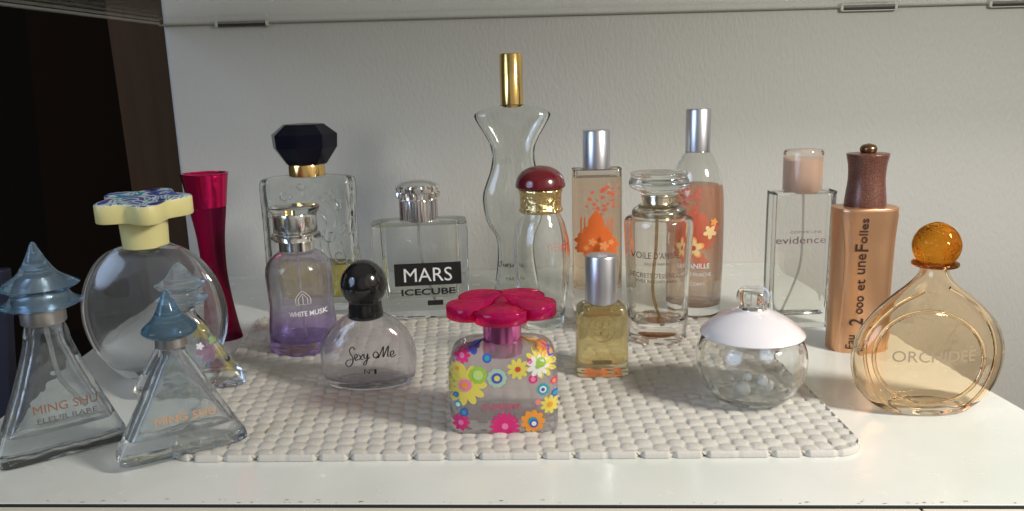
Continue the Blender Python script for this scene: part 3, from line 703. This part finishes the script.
# 12 orange print bottle
s = Bottle('flat_perfume_bottle', 'rectangular peach bottle with orange palace and blossom print and silver cap', 597, 312, 18)
PEACH = glass('peach_glass', edge=(.97, .95, .92))
s.glass([(318, 20, .6, 6), (316, 23.5, .62, 6), (312, 24, .62, 6), (200, 24.5, .62, 6), (171, 24.5, .62, 6), (169, 23.5, .6, 5), (168, 14, .9, 2), (164, 12, 1, 2)], PEACH, wall=3.2, bottom=8, k=4)
s.liquid(176, glass('pale_peach_liquid', edge=(.985, .92, .86)))
s.part('cap', [(168.5, 13.2), (168, 13.8), (131.5, 13.8), (130, 13), (130, .2)], BRUSH, k=1)
OR = flat('orange', (.78, .16, .03)); OR2 = flat('light_orange', (.85, .33, .12)); RO = flat('coral', (.62, .14, .07))
def blossoms(d, spots, mat, r0, r1, n=5, seed=1):
    rr = random.Random(seed)
    for X, Y in spots: d.blob(X, Y, rr.uniform(r0, r1), mat, flowerfn(n, .6), rings=2, seg=25, a0=rr.uniform(0, 2), squash=rr.uniform(.7, 1))
d = Decal(s)
rr = random.Random(3)
blossoms(d, [(604+rr.gauss(0, 8) if i % 3 else rr.uniform(584, 618), 200+rr.gauss(0, 8)) for i in range(34)], RO, 1.2, 3.0, seed=5)
cx, cz = s.loc(597, 226); mm_ = s.m
def poly(d, pts, mat, lift=0):
    """fan-filled outline around its centre, points in pixels"""
    ps = [d.b.loc(X, Y) for X, Y in pts]; c = (sum(p[0] for p in ps)/len(ps), sum(p[1] for p in ps)/len(ps)); n = len(ps)
    mid = [((p[0]+c[0])/2, (p[1]+c[1])/2) for p in ps]
    d.add(ps+mid+[c], [(i, (i+1) % n, n+(i+1) % n, n+i) for i in range(n)] + [(n+i, n+(i+1) % n, 2*n) for i in range(n)], mat, lift)
poly(d, [(582, 236), (583, 228), (588, 226), (588, 221), (590, 217), (596, 210), (602, 217), (604, 221), (604, 226), (609, 228), (610, 236)], OR, .0001)
for X in (581, 584.5, 608, 612): poly(d, [(X-.7, 236), (X-.7, 219), (X, 216), (X+.7, 219), (X+.7, 236)], OR, .00005)
for X, Y, r_ in ((583, 240, 8), (594, 243, 10), (606, 240, 9), (612, 244, 7), (588, 250, 7), (600, 251, 8), (580, 248, 5), (612, 252, 5)): d.blob(X, Y, r_, OR, flowerfn(6, .3), lift=.0002)
for X, Y, r_ in ((592, 242, 4), (604, 246, 5), (586, 248, 3), (611, 242, 3)): d.blob(X, Y, r_, OR2, flowerfn(5, .5), lift=.0003)
d.done('palace_print')

# 13 small yellow bottle, front
s = Bottle('small_perfume_bottle', 'small square bottle of pale yellow perfume with round emblem and plain silver cap', 601.5, 377, 20)
YG = glass('straw_glass', edge=(.985, .96, .86), tint=(.99, .97, .9), base=.85, diff=.3, dcol=(.80, .64, .28))
s.glass([(385, 21, .75, 5), (382, 24.5, .78, 5), (377, 25.5, .78, 5), (345, 25.5, .78, 5), (314, 25, .78, 5), (308, 24.5, .76, 5), (304, 22, .8, 4), (301, 16, .95, 2.4), (299, 12, 1, 2)], YG, wall=3.5, bottom=5, k=4)
s.liquid(312, glass('straw_liquid', edge=(.985, .96, .84)))
s.part('cap', [(302.5, 15), (302, 16), (257, 16.2), (255, 15.4), (254.5, 13), (254.5, .2)], BRUSH, k=1)
ring = lambda X, Y, r_: [(X+r_*math.cos(k*math.pi/8), Y+r_*.96*math.sin(k*math.pi/8)) for k in range(17)]
emboss(s, [ring(602, 329, 13.5), ring(599, 325, 3.6), ring(606, 324, 3.2), ring(598, 333, 3.4), ring(605, 334, 4), ring(584, 308, 3), ring(615, 309, 3.4)], .0006, YG, 'emblem')
d = Decal(s); d.text('AROME', 603, 356, 26, 4.5, flat('dull_gold', (.42, .30, .12)), bold=.01); d.done('lettering')

# 14 stoppered amber bottle
s = Bottle('stoppered_perfume_bottle', 'clear tapered bottle with broad round glass stopper and VOILE D\'AMBRE lettering', 657, 345, 27)
CLW = glass('warm_clear_glass', edge=(.975, .965, .945))
s.glass([(356, 22), (353, 26), (347, 27.5), (330, 29), (300, 31), (260, 33), (232, 34.5), (224, 35), (218, 33.5), (216, 30), (214, 22), (211, 18), (206, 18)], CLW, wall=4, bottom=16)
s.part('collar', [(212, 16), (211, 18.5), (204, 18.5), (203, 14), (196, 14), (195, 15), (192, 15), (191, 10)], CHROME_G if False else plain('champagne_metal', (.74, .66, .52), .15, 1), k=1)
s.part('glass_neck', [(217, 20), (216, 24), (213, 27), (209, 26), (206, 22), (204, 20)], SOLID, k=4)
s.part('stopper', [(203, 15.5), (200, 17), (196, 18), (192, 20), (188, 27), (185, 30), (181, 30.5), (178, 29), (175, 28), (173.5, 29), (172, 27), (172.5, 10), (172.5, .2)], SOLID, k=3)
d = Decal(s); BR = flat('bronze', (.10, .05, .035))
d.text("VOILE D'AMBRE", 657, 256, 44, 6.5, BR); d.text('EAU DE PARFUM', 657, 264.5, 22, 2.6, BR)
d.text("SECRETS D'ESSENCES", 657, 276, 46, 4.8, BR); d.text('YVES ROCHER PARIS', 657, 282, 38, 2.8, BR)
d.done('lettering')
V, F = tubemesh(crom([(-.001, 0, s.z(214)), (-.002, 0, s.z(250)), (-.004, 0, s.z(290)), (.003, 0, s.z(322))], 8), .0013); link('dip_tube', V, F, glass('amber_tube', tint=(.9, .8, .65), base=.2, edge=(.7, .5, .25), diff=.35, dcol=(.5, .33, .16)), s.root)
s.part('dregs', [(333, 4), (332, 12), (330.5, 12), (329.5, 4)], glass('amber_drop', tint=(.85, .6, .25), edge=(.8, .5, .15), base=.4), k=2)

# 15 tall pink bottle
s = Bottle('tall_perfume_bottle', 'tall round-shouldered bottle with coral-pink blossom print and long silver cap', 694, 316, 25)
s.glass([(325, 20), (322, 23), (317, 25), (290, 26.5), (250, 27.5), (210, 27.5), (190, 26.5), (176, 24), (166, 20.5), (158, 16.5), (152, 13), (148, 12), (146, 11.5)], CLEAR, wall=2.6, bottom=7)
PKL = glass('pink_liquid', edge=(1, .86, .78), tint=(1, .84, .75), base=.45, diff=.35, dcol=(1.0, .45, .28))
nt = PKL.node_tree; N, L = nt.nodes, nt.links
tc = N.new('ShaderNodeTexCoord'); sx = N.new('ShaderNodeSeparateXYZ'); mr = N.new('ShaderNodeMapRange'); mr.inputs['From Min'].default_value = s.z(300); mr.inputs['From Max'].default_value = s.z(225)
cr = N.new('ShaderNodeValToRGB'); cr.color_ramp.elements[0].color = (1, .95, .90, 1); cr.color_ramp.elements[1].color = (1, .74, .62, 1)
L.new(tc.outputs['Object'], sx.inputs[0]); L.new(sx.outputs['Z'], mr.inputs['Value']); L.new(mr.outputs[0], cr.inputs[0])
for nd in list(N):
    if nd.type in ('BSDF_TRANSPARENT', 'BSDF_GLASS'): L.new(cr.outputs[0], nd.inputs[0])
s.liquid(184, PKL)
s.part('cap', [(152, 11.5), (151.5, 12.6), (110.5, 12.8), (108.8, 12), (108.8, .2)], BRUSH, k=1)
d = Decal(s)
film = glass('coral_film', tint=(.97, .70, .60), diff=.45, dcol=(.80, .20, .13), lo=2, hi=3, base=0, top=0)
rr = random.Random(8)
blossoms(d, [(692+rr.gauss(0, 7), 195+rr.gauss(0, 7)) for i in range(22)], flat('deep_coral', (.60, .12, .09)), 1.2, 2.8, seed=6)
poly(d, [(684, 245), (684, 222), (688, 214), (693, 205), (698, 214), (702, 222), (702, 245)], film, .00005)
d.blob(697, 232, 17, film, flowerfn(5, .25), squash=1.1)
for X, Y, r_ in ((688, 250, 9), (706, 240, 10), (714, 228, 6), (700, 262, 8)): d.blob(X, Y, r_, film, flowerfn(5, .35), lift=.00015)
FW1 = flat('cream_petal', (.85, .62, .30)); FW2 = flat('petal_orange', (.85, .35, .08)); FW3 = flat('stamen', (.5, .08, .04))
d.blob(693, 248, 11, FW2, flowerfn(5, .55), lift=.0003, a0=.3); d.blob(693, 248, 9, FW1, flowerfn(5, .55), lift=.0004, a0=.3); d.blob(693, 248, 2.5, FW3, lift=.0005)
d.blob(710, 232, 7, FW1, flowerfn(5, .55), lift=.0003, a0=.9); d.blob(714, 222, 4, FW2, flowerfn(5, .55), lift=.0003)
d.text('VANILLE', 697, 266, 24, 5, INKW, bold=.02, lift=.0005); d.text('EAU FRAICHE', 697, 274.5, 27, 3.6, INKW, lift=.0005); d.text('CORPS', 697, 284, 14, 3, INKW, lift=.0005)
d.done('blossom_print')

# 16 squat sphere with pearly lid
s = Bottle('sphere_perfume_bottle', 'squat spherical clear jar bottle with pearly white saucer lid and glass knob', 749, 409, 34)
AQ = glass('aqua_clear_glass', edge=(.985, .992, .99), bump=(45, .4, .002))
s.glass([(402, 24), (400, 27), (397, 33), (391, 41), (383, 48), (373, 53.5), (361, 56.2), (351, 56), (343, 53.5), (337, 50), (334, 44), (332, 30), (331, 10)], AQ, wall=4, bottom=9, k=7)
PEARL = plain('pearly_white', (.74, .745, .72), .18, coat=1)
try:
    b = PEARL.node_tree.nodes['Principled BSDF']; b.inputs['Coat Tint'].default_value = (.985, .94, .985, 1)
except Exception: pass
s.part('lid', [(334, 45), (333.5, 51), (332.5, 53), (331, 52.5), (325, 46.5), (318, 36), (313, 26), (310, 18.5), (308, 14), (307, .5)], PEARL, k=5)
s.part('knob_collar', [(308.5, 14), (307, 13.5), (304, 10), (303.5, .5)], CHROME, k=1)
s.part('knob', [(306, 9), (304.5, 13), (301, 16), (296, 17), (291, 15.5), (288, 12), (286.3, 6), (286, .2)], SOLID, k=5)
# clear bubbles inside
for X, Y, Z, r_ in ((-10, -8, 12, 8), (8, -14, 22, 5), (16, -6, 14, 6), (-2, 4, 20, 5)):
    V, F = loftmesh([(Z*s.m+r_*s.m*math.sin(t), max(1e-5, r_*s.m*math.cos(t)), max(1e-5, r_*s.m*math.cos(t)), 2, X*s.m, 0) for t in [(-.5+k/10)*math.pi for k in range(11)]], 24)
    V = [(a, b_+Y*s.m, c) for a, b_, c in V]
    link('glass_bubble', V, F, glass('milky_bubble_glass', base=.4, diff=.7, dcol=(.8, .82, .8), top=.5) if 'milky_bubble_glass' not in MATS else MATS['milky_bubble_glass'], s.root)

# 17 pale rectangular bottle
s = Bottle('slab_perfume_bottle', 'tall rectangular clear bottle with faint pink lettering and peach-lined cap, left of the bronze bottle', 795, 328, 15, on=False)
s.glass([(334, 26, .40, 8), (332, 30, .42, 9), (328, 31, .42, 9), (260, 32, .42, 9), (196, 32.5, .42, 9), (193, 31.5, .42, 8), (191.5, 28, .42, 5), (191, 16, .7, 2.5), (189, 13, 1, 2)], CLEAR, wall=4.5, bottom=11, k=4, seg=96)
s.part('cap_liner', [(192, 16), (191, 17), (160, 17), (158, 15)], plain('peach_plastic', (.85, .58, .42), .3, coat=.3), k=1)
s.part('cap', [(190, 17.4), (189.5, 20), (152, 20.5), (150, 19.5), (149.5, 17)], glass('cap_crystal', edge=(.98, .97, .96)), k=1)
d = Decal(s); d.text('evidence', 801, 240, 48, 7, flat('faint_pink', (.32, .18, .19))); d.text('COMME UNE', 806, 232, 30, 2.4, flat('faint_pink', (.5, .35, .35))); d.done('lettering')
V, F = tubemesh(crom([(.001, 0, s.z(192)), (.002, 0, s.z(235)), (0, 0, s.z(270)), (-.014, 0, s.z(312))], 8), .001); link('dip_tube', V, F, TUBE, s.root)

# 18 bronze bottle
s = Bottle('bronze_perfume_bottle', 'tall opaque copper-tan bottle with vertical black writing and speckled brown cap', 855, 353, 22, on=False)
BRZ = plain('bronze_satin', (.72, .40, .22), .30, .8)
s.part('bottle_body', [(358, 24, .72, 3), (355, 28, .72, 3), (350, 29.5, .72, 3), (310, 30, .72, 2.8), (270, 31, .72, 2.6), (235, 32, .7, 2.6), (212, 33, .7, 2.8), (208, 33, .7, 2.8), (206, 31.5, .7, 2.8), (205.5, 20, .8, 2.5)], BRZ); s.body = s.S([(358, 24, .72, 3), (350, 29.5, .72, 3), (270, 31, .72, 2.6), (208, 33, .7, 2.8)])
m = plain('speckled_brown', (.12, .05, .035), .35, .2, coat=.3)
b = m.node_tree.nodes['Principled BSDF']; N, L = m.node_tree.nodes, m.node_tree.links
nz = N.new('ShaderNodeTexNoise'); nz.inputs['Scale'].default_value = 1500; cr = N.new('ShaderNodeValToRGB'); cr.color_ramp.elements[0].position = .45; cr.color_ramp.elements[0].color = (.11, .040, .028, 1); cr.color_ramp.elements[1].position = .75; cr.color_ramp.elements[1].color = (.30, .14, .095, 1)
tc = N.new('ShaderNodeTexCoord'); L.new(tc.outputs['Object'], nz.inputs['Vector']); L.new(nz.outputs['Fac'], cr.inputs[0]); L.new(cr.outputs[0], b.inputs['Base Color'])
s.part('cap', [(207, 20, .9), (206, 21.5, .9), (200, 21.5, .9), (180, 19.3, .9), (165, 20, .9), (156, 22, .9), (154, 22, .9), (153, 20, .9), (152.5, .3, .9)], m, k=4)
s.part('cap_knob', [(153, 7), (151, 8.5), (148, 8.8), (145, 6.5), (143.6, 2), (143.4, .1)], plain('brass_brown', (.22, .12, .06), .25, .9), k=5)
d = Decal(s, off=.0004, sc=s.body)
for t_, X, Y, wd, hh in (('Eau', 850, 342, 14, 8), ('2', 856, 322, 7, 13), ('ooo', 860, 305, 18, 6.5), ('et', 861, 285, 11, 7.5), ('une', 862, 264, 20, 7), ('F', 862, 248, 7, 12), ('olles', 864, 231, 24, 8)):
    d.text(t_, X, Y, wd, hh, flat('dark_brown', (.04, .015, .012)), ang=math.radians(89), bold=.01)
d.done('lettering')
# two long dimples pressed down the body
emb = []
V, F = [], []
for sg in (-1, 1):
    p = crom([(sg*26*s.m, s.z(212)), (sg*22*s.m, s.z(250)), (sg*22*s.m, s.z(290)), (sg*25*s.m, s.z(345))], 10)
    pv, pf = tubemesh([(x, s.surf(x, z, -.0008, s.body), z) for x, z in p], .0012, 8); F += [tuple(i+len(V) for i in f) for f in pf]; V += pv
link('side_ridges', V, F, BRZ, s.root)

# 19 amber ellipsoid with ball stopper
s = Bottle('oval_flask_perfume_bottle', 'wide oval amber-tinted glass flask with speckled orange ball stopper, at the right table edge', 922, 416, 24, on=False)
AMG = glass('pale_amber_glass', edge=(1, .95, .87), bump=(40, .3, .002))
AMS = glass('amber_thick_glass', edge=(.96, .84, .58))
s.glass([(420, 34, .62), (418, 37, .6), (414, 37, .6), (411, 34, .62), (408, 40, .56), (402, 54, .46), (388, 69, .40), (368, 77.5, .38), (348, 78.5, .38), (328, 72, .40), (310, 58, .46), (296, 42, .56), (284, 26, .75), (276, 17.5, 1), (268, 15, 1), (262, 17, 1)], AMG, wall=3.5, bottom=7, k=6)
c0 = s.loc(929, 360)
def ellip(X, Y, a, b_): return [(X+a*math.cos(k*math.pi/12), Y+b_*math.sin(k*math.pi/12)) for k in range(25)]
emboss(s, [ellip(929, 358, 55, 46)], .0014, AMG, 'oval_rim')
emboss(s, [[(917, 288), (890, 305), (868, 335), (866, 365), (878, 395), (900, 412)], [(950, 288), (975, 305), (992, 332), (994, 362), (982, 390), (960, 410)]], .0012, AMG, 'side_ridges')
s.part('stopper_flange', [(266, 20), (265, 24), (262, 24.5), (260.5, 21), (259, 17)], AMS, k=3)
m = glass('orange_crackle_resin', tint=(.95, .60, .18), edge=(.96, .60, .16), base=.8, lo=.2, rough=.03, diff=.5, dcol=(.70, .28, .03), bump=(170, .8, .004))
s.part('ball_stopper', [(266, 10), (265, 13), (261, 18.5), (255, 23), (247, 25.2), (240, 24.6), (232, 20.5), (226, 13.5), (222.6, 5), (222, .1)], m, k=6)
d = Decal(s); d.text('ORCHIDEE', 936, 357, 78, 11, flat('pale_gold_print', (.34, .26, .17))); d.text('´', 972, 347, 3, 3, flat('pale_gold_print', (.34, .26, .17))); d.done('lettering')

# 20 flower cap bottle
s = Bottle('flower_perfume_bottle', 'square frosted bottle covered in bright flower prints with magenta flower-shaped cap', 505, 430, 26)
FRO = glass('frosted_pinkish', edge=(.97, .95, .95), tint=(.95, .93, .93), rough=.12, diff=.35, base=.75, dcol=(.75, .68, .68))
s.glass([(440, 40, .58, 4), (437, 47, .6, 4.5), (432, 51, .6, 5), (420, 52.5, .6, 5), (390, 53.5, .6, 5), (365, 53.5, .6, 5), (352, 52, .6, 5), (344, 47, .6, 4.5), (340, 38, .62, 4), (338.5, 24, .8, 2.5), (338, 18, 1, 2)], FRO, wall=4, bottom=10, k=5, seg=96)
PM = plain('pink_metal', (.85, .22, .55), .14, 1)
s.part('collar', [(353, 17), (352.5, 20), (350, 20.4), (346, 19.2), (312, 19.2), (311, 17)], PM, k=1)
m = glass('magenta_plastic', tint=(.97, .14, .48), edge=(.95, .10, .28), base=.3, lo=.3, diff=.42, dcol=(.68, .010, .17))
def dome(f, a):
    e = max(0, 1-f)
    pet = abs(math.cos(2.5*a))**.7
    z = .0024*math.sin(min(1, f)*math.pi)*pet - .0013*(1-pet)*min(1, f*2)
    if f < .36: z += .0034*(1-(f/.36)**2)
    return z*(1 if f < .97 else .2)
plancap(s, 'cap', 313, 300, 56, lambda a: .74+.26*abs(math.cos(2.5*a))**.55, m, dome=dome, ry=.95, a0=math.radians(-90), bev=.0010, rings=18)
d = Decal(s)
YL = flat('yellow', (.66, .55, .09)); MG = flat('magenta', (.62, .02, .16)); CY = flat('teal', (.03, .30, .36)); BLU = flat('blue', (.05, .09, .45)); GR = flat('green', (.30, .48, .06)); PK = flat('pink', (.75, .20, .38)); RDD = flat('red', (.55, .06, .05)); ORG = flat('orange_flower', (.75, .28, .04)); CRM = flat('cream', (.75, .72, .62))
def fl_(X, Y, r_, n, c1, c2, f=.35, deep=.45, l=0, a0=0):
    d.blob(X, Y, r_, c1, flowerfn(n, deep, .8), rings=3, seg=n*8, lift=l, a0=a0); d.blob(X, Y, r_*f, c2, rings=1, seg=20, lift=l+.00025)
def ring_(X, Y, r_, c1, c2, c3=None, l=.0002):
    d.blob(X, Y, r_, c1, flowerfn(10, .12), lift=l, seg=40); d.blob(X, Y, r_*.55, c2, lift=l+.0002, rings=1, seg=20)
    if c3: d.blob(X, Y, r_*.3, c3, lift=l+.00035, rings=1, seg=16)
fl_(465, 385, 21, 11, YL, PK, .3, .35, .0001); d.blob(464.5, 385, 3.4, ORG, lift=.0005)
fl_(518, 369, 10.5, 9, YL, RDD, .25, .4, .0002)
ring_(478, 375, 9, GR, flat('light_green', (.45, .60, .18)))
ring_(497, 378, 9.5, flat('grey_green', (.35, .50, .38)), BLU, YL, .0003)
ring_(487, 358, 4.6, BLU, CY); fl_(472, 347, 8, 5, BLU, CY, .2, .35); fl_(462, 355, 8, 8, MG, PK, .3, .4)
fl_(541, 362, 16, 12, YL, GR, .3, .45, .0001); fl_(538, 366, 11, 9, CRM, GR, .2, .45, .0003); fl_(546, 346, 9, 8, ORG, MG, .35, .35); ring_(551, 350, 4, BLU, ORG)
ring_(533, 379, 4.5, MG, PK); ring_(530, 362, 3.2, MG, PK); ring_(543, 389, 6.2, CY, CRM, BLU); fl_(550, 404, 9.5, 9, YL, ORG, .3, .4, .0002); ring_(538, 402, 3, PK, ORG)
ring_(555, 392, 4, BLU, CY); ring_(554, 380, 3.5, MG, ORG)
fl_(505, 426, 15, 16, MG, PK, .22, .38, .0002); fl_(533, 421, 12, 9, ORG, CY, .38, .25, .0001); ring_(534, 423, 4.3, BLU, CRM, l=.0004)
ring_(464, 412, 4.4, BLU, CY); ring_(458, 404, 4, CY, CRM); fl_(461, 422, 9, 9, MG, PK, .3, .4); ring_(456, 394, 3, BLU, CY); fl_(457, 368, 7, 8, YL, ORG, .3, .4)
d.text('SUMMER', 502, 406.5, 37, 6.2, flat('dusty_rose', (.40, .09, .14)), lift=.0004, bold=.03)
d.done('flower_print')
